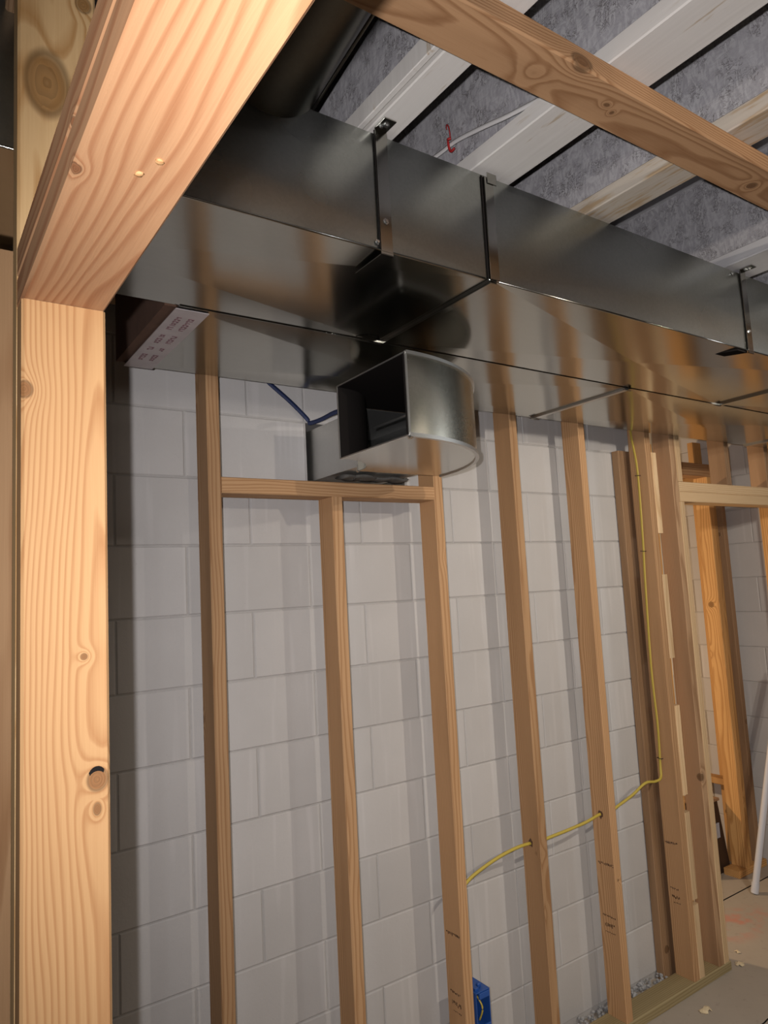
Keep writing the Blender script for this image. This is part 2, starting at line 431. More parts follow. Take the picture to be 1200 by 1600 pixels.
# dark rough inside of the opening in the wall
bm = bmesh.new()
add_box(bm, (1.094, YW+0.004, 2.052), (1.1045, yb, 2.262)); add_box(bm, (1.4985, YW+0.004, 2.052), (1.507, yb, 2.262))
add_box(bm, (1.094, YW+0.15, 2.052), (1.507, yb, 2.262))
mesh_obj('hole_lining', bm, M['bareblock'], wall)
# end wall of the back room, blocks facing the doorway
ew = tag(box('wall_end', (4.152, 1.6, 0), (4.32, 4.5, 2.9), M['mortar']), 'painted block wall at the end of the back room', kind='structure')
for k in range(-5, 9):
    zt = min(BZ0 - k*BH, 2.9); zb = max(BZ0 - k*BH - BH, 0)
    y = 1.6 + (0.2032 if k % 2 else 0.0)
    while y < 4.4:
        block(y, min(y+0.4064, 4.5), zb, zt, 4.149, ew, True); y += 0.4064

# ================================================================== NEAR DOORWAY (partition at the left)
X0, X1 = 0.106, 0.195
def zhalf(n): return n
jack = lumber('jack_stud', 'z', (X0, 0.84, 0.039), (X1, 0.8785, 2.0405), M['post'], 'bright flat-lit fir post under the doorway header, with a round knot at mid height')
king = lumber('king_stud', 'z', (X0, 0.879, 0.039), (X1, 0.917, 2.518), M['king'], 'fir stud with a big amber knot, above the near header at top left')
h1 = lumber('header_plate', 'y', (X0, -0.16, 2.041), (X1, 0.8785, 2.0785), M['header'], 'lower flat board of the near doorway header, its striped underside facing down', 'header')
h2 = lumber('header_plate', 'y', (X0, -0.16, 2.079), (X1, 0.8785, 2.117), M['header'], 'upper flat board of the near doorway header, seen only by its grey left edge', 'header')
lumber('jack_stud', 'z', (X0, -0.16, 0.039), (X1, -0.122, 2.0405), M['stud'], 'post under the camera end of the near header, outside the picture')
lumber('king_stud', 'z', (X0, -0.199, 0.039), (X1, -0.161, 2.518), M['stud'], 'stud at the camera end of the near header, outside the picture')
lumber('sole_plate', 'y', (X0, 0.80, 0.0), (X1, 2.02, 0.0385), M['treated'], 'plate under the near partition studs at the left', 'plate')
lumber('sole_plate', 'y', (X0, -1.2, 0.0), (X1, -0.12, 0.0385), M['treated'], 'plate under the partition behind the camera', 'plate')
lumber('partition_top_plate', 'y', (X0, -1.2, 2.519), (X1, 2.02, 2.5565), M['brown'], 'plate on top of the near partition studs, above the header', 'plate')
lumber('stud', 'z', (X0, 1.285, 0.039), (X1, 1.323, 2.300), M['stud'], 'reddish stud showing as a sliver along the left photo border')
lumber('stud', 'z', (X0, 1.70, 0.039), (X1, 1.738, 2.518), M['brown'], 'dim stud of the left partition nearest the block wall')
# pencil thin nail heads and torn fibres where the post meets the header
for (x, y) in ((0.153, 0.544), (0.162, 0.520)):
    bm = bmesh.new(); bmesh.ops.create_uvsphere(bm, u_segments=7, v_segments=5, radius=0.004)
    for v in bm.verts: v.co = Vector((v.co.x*random.uniform(.6, 1.3), v.co.y, v.co.z*0.4)) + Vector((x, y, 2.0405))
    onto(mesh_obj('wood_splinter', bm, M['post'], None, True), h1)

bm = bmesh.new(); n_ = 9
o_ = [(0.181 + 0.0098*math.cos(math.radians(40+a*110/n_)), 1.511 + 0.0122*math.sin(math.radians(40+a*110/n_))) for a in range(n_+1)]
i_ = [(0.181 + 0.0085*math.cos(math.radians(40+a*110/n_)), 1.510 + 0.0080*math.sin(math.radians(40+a*110/n_))) for a in range(n_+1)]
f_ = [bm.verts.new((x, 0.8394, z)) for x, z in o_ + i_[::-1]]; g_ = [bm.verts.new((v.co.x, 0.8399, v.co.z)) for v in f_]
bm.faces.new(f_); bm.faces.new(g_[::-1])
for k in range(len(f_)): bm.faces.new((f_[k], f_[(k+1) % len(f_)], g_[(k+1) % len(f_)], g_[k]))
onto(mesh_obj('knot_bark', bm, M['black']), jack)

# plate under the joists across the top right
beam = lumber('joist_plate', 'x', (0.197, 0.671, 2.519), (4.1, 0.760, 2.5565), M['beam'], 'long knotty fir board nailed under the joists, crossing the top right corner', 'plate')

# ================================================================== STUD WALL AGAINST THE BLOCKS
YF, YB = 1.870, 1.959
ZT = 2.518
lumber('top_plate', 'x', (0.25, YF, 2.5185), (4.1, YB, 2.5565), M['brown'], 'plate on top of the block wall studs, hidden behind the duct', 'plate')
sole = lumber('sole_plate', 'x', (0.25, YF-0.002, 0.0), (2.965, YB+0.006, 0.038), M['treated'], 'greenish treated plate on the slab under the block wall studs', 'plate')
S = {}
S[1] = lumber('stud', 'z', (0.702, YF, .0385), (0.740, YB, ZT), M['stud'], 'leftmost full stud against the block wall, at the left end of the short horizontal board')
S[2] = lumber('stud', 'z', (1.096, YF, .0385), (1.134, YB, 1.9875), M['stud'], 'short stud standing under the horizontal board below the duct elbow')
S[3] = lumber('stud', 'z', (1.500, YF, .0385), (1.538, YB, ZT), M['stud'], 'fir stud carrying the blue electrical box near the floor')
S[4] = lumber('stud', 'z', (1.880, YF, .0385), (1.918, YB, ZT), M['stud'], 'fir stud with a knot just below the duct, yellow cable passing through, no stamps')
S[5] = lumber('stud', 'z', (2.265, YF, .0385), (2.303, YB, ZT), M['stud'], 'stamped fir stud with the yellow cable through it, standing on bare treated plate')
lumber('blocking', 'x', (0.7405, YF, 1.988), (1.4995, YB, 2.034), M['stud'], 'horizontal fir board between two studs right under the duct elbow', 'header')
SA = lumber('stud', 'z', (2.702, YF, .0385), (2.740, YB, ZT), M['stud'], 'stamped stud with the yellow cable stapled up its side')
# short packers stacked up the right side of that stud
for i, (a, b) in enumerate(((1.875, 2.235), (1.335, 1.695), (0.765, 1.135), (0.345, 0.695), (.0385, 0.325))):
    lumber('spacer_block', 'z', (2.7405, YF, a), (2.776, YB, b), M['pale'],
           ['topmost of the five short spacers on the stapled-cable stud, ending under the duct', 'second spacer from the top on the stapled-cable stud',
            'third and middle spacer on the stapled-cable stud', 'fourth spacer down on the stapled-cable stud, beside a dark knot',
            'lowest spacer on the stapled-cable stud, standing on the treated plate'][i], 'spacer', 'spacers between the two right-hand studs')
lumber('king_stud', 'z', (2.882, YF, .0385), (2.9195, YB, ZT), M['brown'], 'brown-sided stud at the left of the right doorway, full height')
lumber('jack_stud', 'z', (2.920, YF, .0385), (2.9575, YB, 2.0195), M['pale'], 'pale stud carrying the left end of the right doorway header')
buck = lumber('furring_board', 'z', (2.672, 1.992, 0.0), (2.757, 2.030, 2.262), M['brown'], 'brown board flat on the block wall edge, stopping short of the duct')
lumber('furring_board', 'z', (2.795, 1.962, 0.0), (2.884, 1.999, 2.3), M['orange'], 'orange-brown board glimpsed through the gaps between the short spacers', 'stud')
lumber('header_plate', 'x', (2.925, YF, 2.020), (4.10, YB, 2.0665), M['pale'], 'lower board of the right doorway header', 'header')
lumber('header_plate', 'x', (2.925, YF, 2.067), (4.10, YB, 2.113), M['pale'], 'upper board of the right doorway header', 'header')
lumber('cripple_stud', 'z', (2.925, YF, 2.1135), (2.963, YB, ZT), M['pale'], 'narrow short stud at the left end above the right header')
lumber('cripple_stud', 'z', (3.335, YF, 2.1135), (3.373, YB, ZT), M['brown'], 'short stud with a pale front edge midway above the right header')
lumber('cripple_stud', 'z', (3.712, YF, 2.1135), (3.750, YB, ZT), M['brown'], 'short stud above the right header at the right border of the photo')
lumber('jack_stud', 'z', (4.062, YF, 0.0), (4.10, YB, 2.0195), M['orange'], 'stud carrying the right end of the right doorway header')
lumber('stud', 'z', (4.105, 2.045, 0.0), (4.143, 2.134, 2.5), M['orange'], 'orange stud on the end block wall at the right border of the photo')

# back-room framing
lumber('stud', 'z', (3.934, 2.33, .0385), (3.972, 2.419, 2.2535), M['orange'], 'orange lit stud in the back room, left of a matching pair')
lumber('stud', 'z', (3.9725, 2.336, .0385), (4.010, 2.425, 2.2535), M['orange'], 'orange lit stud in the back room, right of a matching pair')
lumber('stud', 'z', (4.06, 2.33, .0385), (4.098, 2.419, 2.2535), M['brown'], 'dim brown stud against the end block wall of the back room')
lumber('sole_plate', 'x', (3.86, 2.328, 0.0), (4.145, 2.421, .038), M['orange'], 'orange plate on the slab under the back-room pair of studs', 'plate')
lumber('top_plate', 'x', (2.95, 2.33, 2.254), (4.145, 2.419, 2.292), M['stud'], 'lower of two stacked plates above the back-room studs', 'plate')
lumber('top_plate', 'x', (2.95, 2.33, 2.2925), (4.145, 2.419, 2.330), M['stud'], 'upper of two stacked plates above the back-room studs', 'plate')
lumber('stud', 'z', (4.058, 2.475, 0.0), (4.147, 2.513, 2.5), M['orange'], 'narrow orange stud deep in the back room, seen left of the orange pair')
lumber('stud', 'z', (4.055, 3.06, 0.0), (4.144, 3.10, 2.5), M['brown'], 'brown stud farthest into the back room along the end wall')
lumber('ledger', 'y', (4.018, 2.43, 2.19), (4.056, 4.4, 2.28), M['orange'], 'orange rail running back along the end wall near the ceiling', 'ledger')
sh = lumber('shelf_board', 'y', (3.98, 2.44, 0.455), (4.053, 3.3, 0.49), M['orange'], 'narrow wooden shelf rail low in the back room behind the orange pair', 'shelf')

# ================================================================== I-JOISTS AND DECK
def joist(xa, xb, mat, label, zf=0.038):
    xc = xb - 0.045 if xb-xa < .12 else (xa+xb)/2
    t = tag(empty('ceiling_joist', ((xa+xb)/2, 0, 2.557)), label, 'joist', 'joists under the deck')
    part(box('bottom_flange', (xa, -3.9, 2.557), (xb, 2.015, 2.557+zf), mat, None, 0.0025), t)
    part(box('web', (xc-0.005, -3.9, 2.557+zf), (xc+0.005, 2.015, 2.874), M['osb']), t)
    part(box('top_flange', (xa, -3.9, 2.874), (xb, 2.015, 2.9115), M['greyw'], None, 0.0025), t)
    return t
joist(-0.33, -0.24, M['white'], 'white joist over the left room, out of the picture')
joist(0.32, 0.41, M['white'], 'white joist left of the dark round pipe, hidden by the near header')
j1 = joist(0.712, 0.772, M['white'], 'narrow white joist carrying the screwed strap tab, first to the right of the dark pipe')
j2 = joist(0.970, 1.082, M['white'], 'wide white joist in the middle of the ceiling, above the duct seam')
joist(1.330, 1.421, M['halfwhite'], 'brownish half-painted joist to the right of the wide white one')
joist(1.925, 2.064, M['greyw'], 'grey painted joist at the right border above the second strap')
joist(2.45, 2.56, M['greyw'], 'grey joist hidden behind the right end of the duct')
joist(3.00, 3.11, M['greyw'], 'grey joist over the right doorway')
joist(3.60, 3.71, M['greyw'], 'grey joist over the far end of the right doorway')
# a pale strip alongside the first joist, with a brown gap
st = lumber('furring_strip', 'y', (0.694, -1.5, 2.560), (0.706, 1.9, 2.598), M['white'], 'thin pale strip running along the left of the narrow white joist', 'strip', ease=0.0015)
bm = bmesh.new()
add_tube(bm, smooth_path([(0.725, 0.2, 2.642), (0.727, 0.62, 2.640), (0.727, 0.88, 2.643), (0.727, 1.0, 2.652), (0.727, 1.14, 2.653), (0.727, 1.5, 2.66)]), 0.004, 6, 0.008)
tag(mesh_obj('white_cable', bm, M['wirew'], None, True), 'white cable running along the web of the narrow white joist', 'cable')
bm = bmesh.new()
add_tube(bm, smooth_path([(1.016, 1.25, 2.70), (1.016, 1.17, 2.693), (1.014, 1.11, 2.688), (1.012, 1.02, 2.666), (1.012, 0.93, 2.643), (1.012, 0.80, 2.620), (1.012, 0.55, 2.603)]), 0.003, 6, 0.006)
tag(mesh_obj('white_cable', bm, M['wirew'], None, True), 'white cable drooping onto the wide white joist', 'cable')
bm = bmesh.new()
add_tube(bm, smooth_path([(1.022, 1.150, 2.742), (1.012, 1.137, 2.742), (1.010, 1.128, 2.728), (1.012, 1.127, 2.70)]), 0.0014, 5)
add_tube(bm, smooth_path([(1.012, 1.127, 2.702), (1.008, 1.132, 2.70), (1.010, 1.128, 2.672), (1.010, 1.114, 2.671)]), 0.0030, 6)
tag(mesh_obj('red_wire', bm, M['red'], None, True), 'short red wire end hanging above the duct from the strand-board web', 'wire')

# ================================================================== DUCTWORK
def screw(c, n, parent, r=0.005):
    bm = bmesh.new(); n = Vector(n).normalized(); u = n.orthogonal().normalized(); v = n.cross(u); c = Vector(c)
    ring = [[bm.verts.new(c + n*h + (u*math.cos(k*math.pi/3) + v*math.sin(k*math.pi/3))*rr) for k in range(6)] for h, rr in ((0, r*1.5), (0.001, r*1.5), (0.001, r), (0.004, r*.85))]
    for a, b in zip(ring, ring[1:]):
        for k in range(6): bm.faces.new((a[k], a[(k+1) % 6], b[(k+1) % 6], b[k]))
    bm.faces.new(ring[-1]); bm.faces.new(ring[0][::-1])
    o = mesh_obj('screw', bm, M['screw']); return onto(o, parent)
def duct_section(xa, xb, ya, yb_, za, zb, parent, mat, xb_depth=0.004, open_left=False):
    """a rectangular run with cross-broken faces (each face dented along its diagonals)"""
    bm = bmesh.new()
    V = {}
    for i, x in enumerate((xa, xb)):
        for j, y in enumerate((ya, yb_)):
            for k, z in enumerate((za, zb)): V[i, j, k] = bm.verts.new((x, y, z))
    def face(ids, off):
        vs_ = [V[i] for i in ids]
        c = sum((v.co for v in vs_), Vector()) / 4 + Vector(off)
        cv = bm.verts.new(c)
        for a, b in zip(vs_, vs_[1:] + vs_[:1]): bm.faces.new((a, b, cv))
    d = xb_depth
    face([(0, 0, 0), (1, 0, 0), (1, 1, 0), (0, 1, 0)], (0, 0, -d))
    face([(0, 0, 1), (1, 0, 1), (1, 1, 1), (0, 1, 1)], (0, 0, d))
    face([(0, 0, 0), (1, 0, 0), (1, 0, 1), (0, 0, 1)], (0, -d*0.3*(ya < 1.2), 0))
    face([(0, 1, 0), (1, 1, 0), (1, 1, 1), (0, 1, 1)], (0, 0, 0))
    if not open_left: bm.faces.new([V[0, 0, 0], V[0, 1, 0], V[0, 1, 1], V[0, 0, 1]])
    bm.faces.new([V[1, 0, 0], V[1, 1, 0], V[1, 1, 1], V[1, 0, 1]])
    o = mesh_obj('duct_section', bm, mat); o.data.materials.append(M['galv_f'])
    for f in o.data.polygons: f.material_index = 1 if abs(f.normal.y) > 0.8 else 0
    return part(o, parent)
ZD0, ZD1 = 2.318, 2.546
YD0, YDM, YD1 = 1.012, 1.4225, 1.853
trunk = tag(empty('supply_trunk_duct', (0.97, 1.2, ZD0)), 'long galvanized rectangular duct nearest the camera, hung by straps under the joists', 'duct')
for a, b in ((-0.55, 0.984), (0.986, 2.518), (2.520, 4.05)):
    duct_section(a, b, YD0, YDM-0.0015, ZD0, ZD1, trunk, M['galv'], 0.008)
    bm = bmesh.new(); add_tube(bm, [(a+.002, YD0+.0005, ZD0+.0005), ((a+b)/2, YD0+.0005, ZD0+.0005), (b-.002, YD0+.0005, ZD0+.0005)], .0022, 8)
    part(mesh_obj('folded_edge', bm, M['galv'], None, True), trunk)
def cleat(x, ya, yb_, parent, front=True, wdt=0.026):
    bm = bmesh.new()
    add_box(bm, (x-wdt*.35, ya, ZD0-0.0075), (x+wdt*.35, yb_, ZD0-0.0002))
    if front:
        add_box(bm, (x-wdt/2, ya-0.007, ZD0-0.002), (x+wdt/2, ya-0.0015, ZD1-0.006), 0.001)
        add_box(bm, (x-0.006, ya-0.009, ZD1-0.02), (x+0.020, ya-0.007, ZD1+0.004), 0.0005)
    return part(mesh_obj('drive_cleat', bm, M['galv'] if front else M['galv_s']), parent)
cleat(1.001, YD0, YDM-.002, trunk); cleat(2.519, YD0, YDM-.002, trunk)
# dark gap on the left of the front cleat
part(box('seam_gap', (0.9838, YD0-0.0030, ZD0+.002), (0.9868, YD0-0.0012, ZD1-0.004), M['black']), trunk)
ret = tag(empty('return_duct', (0.5, 1.64, ZD0)), 'galvanized rectangular duct along the block wall, behind and level with the front duct', 'duct')
for i, (a, b) in enumerate(((0.478, 1.984), (1.986, 3.49), (3.492, 4.05))):
    duct_section(a, b, YDM+0.0015, YD1, ZD0-.001, ZD1-.001, ret, M['galv'], 0.008)
cleat(1.985, YDM+.002, YD1, ret, False); cleat(3.491, YDM+.002, YD1, ret, False)
# bent cleat ends that stick out at the seams
for (x, y, dx) in ((0.955, 1.416, -0.035), (1.975, 1.427, 0.0), (1.975, 1.845, -0.012), (2.497, 1.418, 0.0)):
    bm = bmesh.new()
    add_tube(bm, [(x+dx, y+0.004, ZD0-0.004), (x+dx*.4+.008, y-0.010, ZD0-0.010), (x+0.024, y-0.006, ZD0-0.009), (x+0.034, y+.004, ZD0-0.004)], 0.0045, 4, 0.0014)
    part(mesh_obj('cleat_end', bm, M['galv_d']), trunk if y < YDM else ret)
# longitudinal seam between the two runs
part(box('lap_seam', (0.48, YDM-0.0045, ZD0-0.0022), (4.0, YDM-0.0018, ZD0-0.0003), M['galv']), trunk)
# end of the rear run: taped, with a dark liner edge
part(box('end_flange', (0.452, YDM+0.012, ZD0+.001), (0.4775, YD1-0.01, ZD1-0.02), M['rust']), ret)
bm = bmesh.new()
add_box(bm, (0.474, YDM+0.006, ZD0-0.0052), (0.548, YD1+0.0015, ZD0-0.0036))
tp = part(mesh_obj('printed_tape', bm, M['tape']), ret)
bm = bmesh.new(); rt = random.Random(4)
for row, x in enumerate((0.497, 0.524)):
    y = YDM + 0.05
    for wl in (7, 5, 2, 4):
        for _ in range(wl):
            h = rt.choice((0.010, 0.013, 0.013)); 
            add_box(bm, (x-h/2, y, ZD0-0.0060), (x+h/2, y+0.003, ZD0-0.0052))
            if rt.random() < .7: add_box(bm, (x-h/2, y+.003, ZD0-0.0060), (x-h/2+.004, y+0.0085, ZD0-0.0052))
            if rt.random() < .7: add_box(bm, (x+h/2-.004, y+.003, ZD0-0.0060), (x+h/2, y+0.0085, ZD0-0.0052))
            y += 0.0125
        y += 0.03
q = tag(mesh_obj('tape_print', bm, M['mauve']), kind='stuff'); q.parent = tp

def strap(x, under, label, wdt=0.027):
    bm = bmesh.new(); y = YD0 - 0.0035
    add_box(bm, (x-wdt/2, y-0.002, ZD0-0.005), (x+wdt/2, y, 2.5545), 0.0005)
    add_box(bm, (x-wdt/2, y-0.002, ZD0-0.0105), (x+wdt/2, YD0+under, ZD0-0.0085), 0.0005)
    add_box(bm, (x-wdt/2, y-0.002, ZD0-0.0105), (x+wdt/2, y, ZD0-0.004))
    add_box(bm, (x-wdt/2, y-0.035, 2.5535), (x+wdt/2, y, 2.5565), 0.0005)
    t = tag(mesh_obj('hanger_strap', bm, M['galv']), label, 'strap', 'straps hanging the front duct')
    screw((x, y-0.020, 2.5535), (0, 0, -1), t, 0.005)
    screw((x-.006, y-0.013, 2.5535), (0, 0, -1), t, 0.0035)
    screw((x, y-0.002, ZD0+0.055), (0, -1, 0), t, 0.0042)
    part(box('strap_shade_line', (x-wdt/2-0.0022, y-0.0012, ZD0+.002), (x-wdt/2-0.0002, y-0.0002, 2.55), M['black']), t)  # black strip put in as the shaded gap line left of the strap
    return t
strap(0.731, 0.085, 'galvanized strap screwed to the narrow white joist, left of the duct seam')
strap(1.990, 0.0, 'galvanized strap at the right end of the front duct, by the photo border')
screw((0.712, YD0-0.002, ZD0+0.012), (0, -1, 0), trunk, 0.0035)
screw((1.94, YD0-0.002, ZD1-0.01), (0, -1, 0), trunk, 0.0035)
bm = bmesh.new(); add_box(bm, (1.915, 1.016, ZD0-0.0062), (1.965, 1.075, ZD0-0.0002))
for v in bm.verts:
    v.co.x += (v.co.y-1.016)*-0.35 + 0.02
    if v.co.y > 1.05: v.co.z += 0.004*(v.co.z < ZD0-.003)
part(mesh_obj('strap_hook_shade', bm, M['black']), trunk)  # black slab painting in the dark slit of shade at the strap's bottom hook

# 90-degree elbow waiting below the rear duct
el = tag(empty('duct_elbow', (0.94, 1.72, 2.045)), 'galvanized ninety-degree elbow with a dark open mouth, below the ducts at the wall', 'duct elbow')
CX, CY, RI, RO = 0.949, 1.716, 0.150, 0.455
EZ0, EZ1 = 2.042, 2.237
def arc(r, n=28, a0=-90, a1=0): return [(CX + r*math.cos(math.radians(a0+(a1-a0)*k/n)), CY + r*math.sin(math.radians(a0+(a1-a0)*k/n))) for k in range(n+1)]
def curved(name, r, t, z0, z1, mat, n=28):
    bm = bmesh.new(); a, b = arc(r, n), arc(r+t, n)
    ring = [[bm.verts.new((x, y, z)) for (x, y, z) in ((p[0], p[1], z0), (p[0], p[1], z1), (q_[0], q_[1], z1), (q_[0], q_[1], z0))] for p, q_ in zip(a, b)]
    for r0, r1 in zip(ring, ring[1:]):
        for k in range(4): bm.faces.new((r0[k], r0[(k+1) % 4], r1[(k+1) % 4], r1[k]))
    bm.faces.new(ring[0]); bm.faces.new(ring[-1][::-1])
    o = mesh_obj(name, bm, mat)
    for f in o.data.polygons: f.use_smooth = abs(f.normal.z) < 0.5 and len(f.vertices) == 4
    o.data.set_sharp_from_angle(angle=0.6)
    return part(o, el)
def cheek(name, z0, z1):
    bm = bmesh.new(); a, b = arc(RI), arc(RO)
    lo_, hi_ = [], []
    for z, L in ((z0, lo_), (z1, hi_)):
        L.append([bm.verts.new((x, y, z)) for x, y in a]); L.append([bm.verts.new((x, y, z)) for x, y in b])
    n = len(a)
    for k in range(n-1):
        bm.faces.new((lo_[0][k], lo_[0][k+1], lo_[1][k+1], lo_[1][k]))
        bm.faces.new((hi_[0][k], hi_[0][k+1], hi_[1][k+1], hi_[1][k]))
        for j in (0, 1): bm.faces.new((lo_[j][k], lo_[j][k+1], hi_[j][k+1], hi_[j][k]))
    for k in (0, n-1): bm.faces.new((lo_[0][k], lo_[1][k], hi_[1][k], hi_[0][k]))
    return part(mesh_obj(name, bm, M['galv']), el)
cheek('bottom_cheek', EZ0, EZ0+0.0012); cheek('top_cheek', EZ1-0.0012, EZ1)
curved('outer_heel', RO, 0.0012, EZ0+.0015, EZ1-.0015, M['galv_e'])
curved('inner_throat', RI-0.0012, 0.0012, EZ0+.0015, EZ1-.0015, M['galv_e'])
curved('bottom_seam', RO-0.004, 0.010, EZ0-0.004, EZ0+0.005, M['galv_s'])
curved('top_seam', RO-0.004, 0.010, EZ1-0.005, EZ1+0.003, M['galv_s'])
bm = bmesh.new()   # raw rim of the mouth
for (ya, yb2, za, zb2) in ((CY-RO-0.002, CY-RO+0.001, EZ0, EZ1), (CY-RI-0.001, CY-RI+0.002, EZ0, EZ1), (CY-RO, CY-RI, EZ0-.001, EZ0+.002), (CY-RO, CY-RI, EZ1-.002, EZ1+.001)):
    add_box(bm, (CX-0.002, ya, za), (CX+0.004, yb2, zb2))
part(mesh_obj('mouth_rim', bm, M['galv_s']), el)
curved('mouth_shade', RO-0.010, 0.006, EZ0+.004, EZ1-.004, M['black']); curved('mouth_shade', RI+0.002, 0.004, EZ0+.004, EZ1-.004, M['black'])  # black sheets added so the elbow's inside reads as deep shade
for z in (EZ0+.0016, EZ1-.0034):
    cheek('mouth_shade', z, z+.0018).data.materials[0] = M['black']
part(box('inside_seam', (1.05, CY-RO+0.02, 2.128), (1.053, CY-RI-0.01, 2.133), M['galv_s']), el)
screw((CX+0.006, CY-RO+0.002, EZ0-0.003), (0, -.5, -1), el, 0.006)
screw((CX+0.145, CY-0.004, EZ0), (0, 0, -1), el, 0.004)
# sleeve that runs on into the hole in the blocks
sl = tag(empty('wall_sleeve', (1.25, 1.9, 2.06)), 'galvanized sleeve joining the elbow to the hole in the block wall', 'duct')
bm = bmesh.new()
sx0, sx1, sz0, sz1, sy0, sy1 = 1.118, 1.392, 2.062, 2.232, 1.7165, 2.17
for lo, hi in (((sx0, sy0, sz0), (sx0+.002, sy1, sz1)), ((sx1-.002, sy0, sz0), (sx1, sy1, sz1)), ((sx0+.002, sy0, sz0), (sx1-.002, sy1, sz0+.002)), ((sx0+.002, sy0, sz1-.002), (sx1-.002, sy1, sz1))):
    add_box(bm, lo, hi)
part(mesh_obj('sleeve', bm, M['galv_s']), sl)
part(box('slip_edge', (sx0-.020, sy0-.0005+.001, EZ0+.003), (sx1+.002, sy0+.006, EZ0+.02), M['galv']), sl)
bm = bmesh.new(); rf = random.Random(3)   # grey sealant under the sleeve
add_tube(bm, smooth_path([(1.13+i*.022, 1.87+rf.uniform(-.015, .015), 2.049+rf.uniform(-.002, .003)) for i in range(12)], 4), 0.035, 8, 0.007)
part(mesh_obj('sealant', bm, M['foam'], None, True), sl)
# blue membrane strip beside the hole
bm = bmesh.new()
add_tube(bm, smooth_path([(0.93, 2.024, 2.41), (0.972, 2.024, 2.374), (1.041, 2.022, 2.322), (1.100, 2.018, 2.268), (1.105, 2.012, 2.252), (1.113, 1.95, 2.250), (1.113, 1.86, 2.252), (1.112, 1.76, 2.242)], 5), 0.0035, 6, 0.008)
tag(mesh_obj('blue_strip', bm, M['bluefoam'], None, True), 'dark blue strip slanting down to the hole behind the elbow', 'strip')

# round pipe rising from the trunk between the joists
pt = trunk   # the round branch is screwed into the top of the front duct
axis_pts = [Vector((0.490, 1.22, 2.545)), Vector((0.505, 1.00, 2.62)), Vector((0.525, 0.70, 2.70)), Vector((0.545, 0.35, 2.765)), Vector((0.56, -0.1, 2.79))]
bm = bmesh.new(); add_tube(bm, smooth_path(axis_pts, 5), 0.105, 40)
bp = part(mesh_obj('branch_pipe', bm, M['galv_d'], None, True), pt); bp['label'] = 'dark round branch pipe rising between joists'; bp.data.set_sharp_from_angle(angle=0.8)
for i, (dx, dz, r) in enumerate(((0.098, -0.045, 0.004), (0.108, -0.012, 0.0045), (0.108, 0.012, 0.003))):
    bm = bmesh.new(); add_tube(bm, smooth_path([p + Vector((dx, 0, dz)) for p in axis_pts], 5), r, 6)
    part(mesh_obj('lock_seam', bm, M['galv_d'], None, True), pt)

# ================================================================== SMALL THINGS
# nailed-on outlet box
bx = tag(empty('outlet_box', (1.57, 1.87, 0.2)), 'blue plastic electrical box nailed to a stud near the floor', 'electrical box')
bm = bmesh.new()
xa, xb, ya, yb3, za, zb = 1.540, 1.598, 1.862, 1.945, 0.275, 0.398
for lo, hi in (((xa, ya, za), (xa+.003, yb3, zb)), ((xb-.003, ya, za), (xb, yb3, zb)), ((xa+.003, ya, za), (xb-.003, yb3, za+.003)),
               ((xa+.003, ya, zb-.003), (xb-.003, yb3, zb)), ((xa+.003, yb3-.003, za+.003), (xb-.003, yb3, zb-.003))):
    add_box(bm, lo, hi, 0.0006)
part(mesh_obj('shell', bm, M['blue']), bx)
bm = bmesh.new(); add_box(bm, (xa+.006, ya+.01, zb), (xa+.022, ya+.05, zb+.008), .001); add_box(bm, (xa+.028, ya+.02, zb), (xa+.042, ya+.034, zb+.012), .003)
part(mesh_obj('nail_bracket', bm, M['blue']), bx)
for z0, z1 in ((zb-.022, zb-.004), (za+.004, za+.022)):
    part(box('screw_tab', (xa+.012, ya-.003, z0), (xb-.004, ya+.004, z1), M['blue'], None, .001), bx)
bm = bmesh.new(); add_tube(bm, smooth_path([(1.565, 1.93, .39), (1.567, 1.89, .37), (1.572, 1.872, .34), (1.568, 1.885, .30)]), .003, 6)
part(mesh_obj('wire_tail', bm, M['yellow'], None, True), bx)

# yellow cable
bm = bmesh.new()
path = smooth_path([(1.548, 1.915, 0.690), (1.591, 1.915, 0.722), (1.70, 1.915, 0.752), (1.80, 1.915, 0.766), (1.875, 1.915, 0.766), (1.920, 1.915, 0.760), (1.974, 1.915, 0.763),
                    (2.07, 1.915, 0.766), (2.18, 1.915, 0.772), (2.262, 1.915, 0.783), (2.31, 1.915, 0.776), (2.377, 1.918, 0.790), (2.47, 1.918, 0.812), (2.56, 1.918, 0.842),
                    (2.63, 1.92, 0.835), (2.675, 1.924, 0.842), (2.692, 1.934, 0.89), (2.696, 1.932, 1.06), (2.696, 1.938, 1.30), (2.696, 1.928, 1.69),
                    (2.696, 1.921, 1.86), (2.696, 1.917, 2.16), (2.696, 1.934, 2.32), (2.696, 1.942, 2.50)], 6)
add_tube(bm, path, 0.0028, 8, 0.0055, up=Vector((0, 0.55, 1)))
yc = tag(mesh_obj('yellow_cable', bm, M['yellow'], None, True), 'yellow electrical cable threaded through three studs and stapled up a fourth', 'cable')
for z, y in ((2.135, 1.918), (1.80, 1.924), (0.915, 1.935)):
    bm = bmesh.new(); add_tube(bm, [(2.7005, y-.012, z), (2.690, y-.010, z), (2.690, y+.010, z+.002), (2.7005, y+.012, z+.002)], .0016, 5)
    s = mesh_obj('staple', bm, M['staple']); s.parent = yc
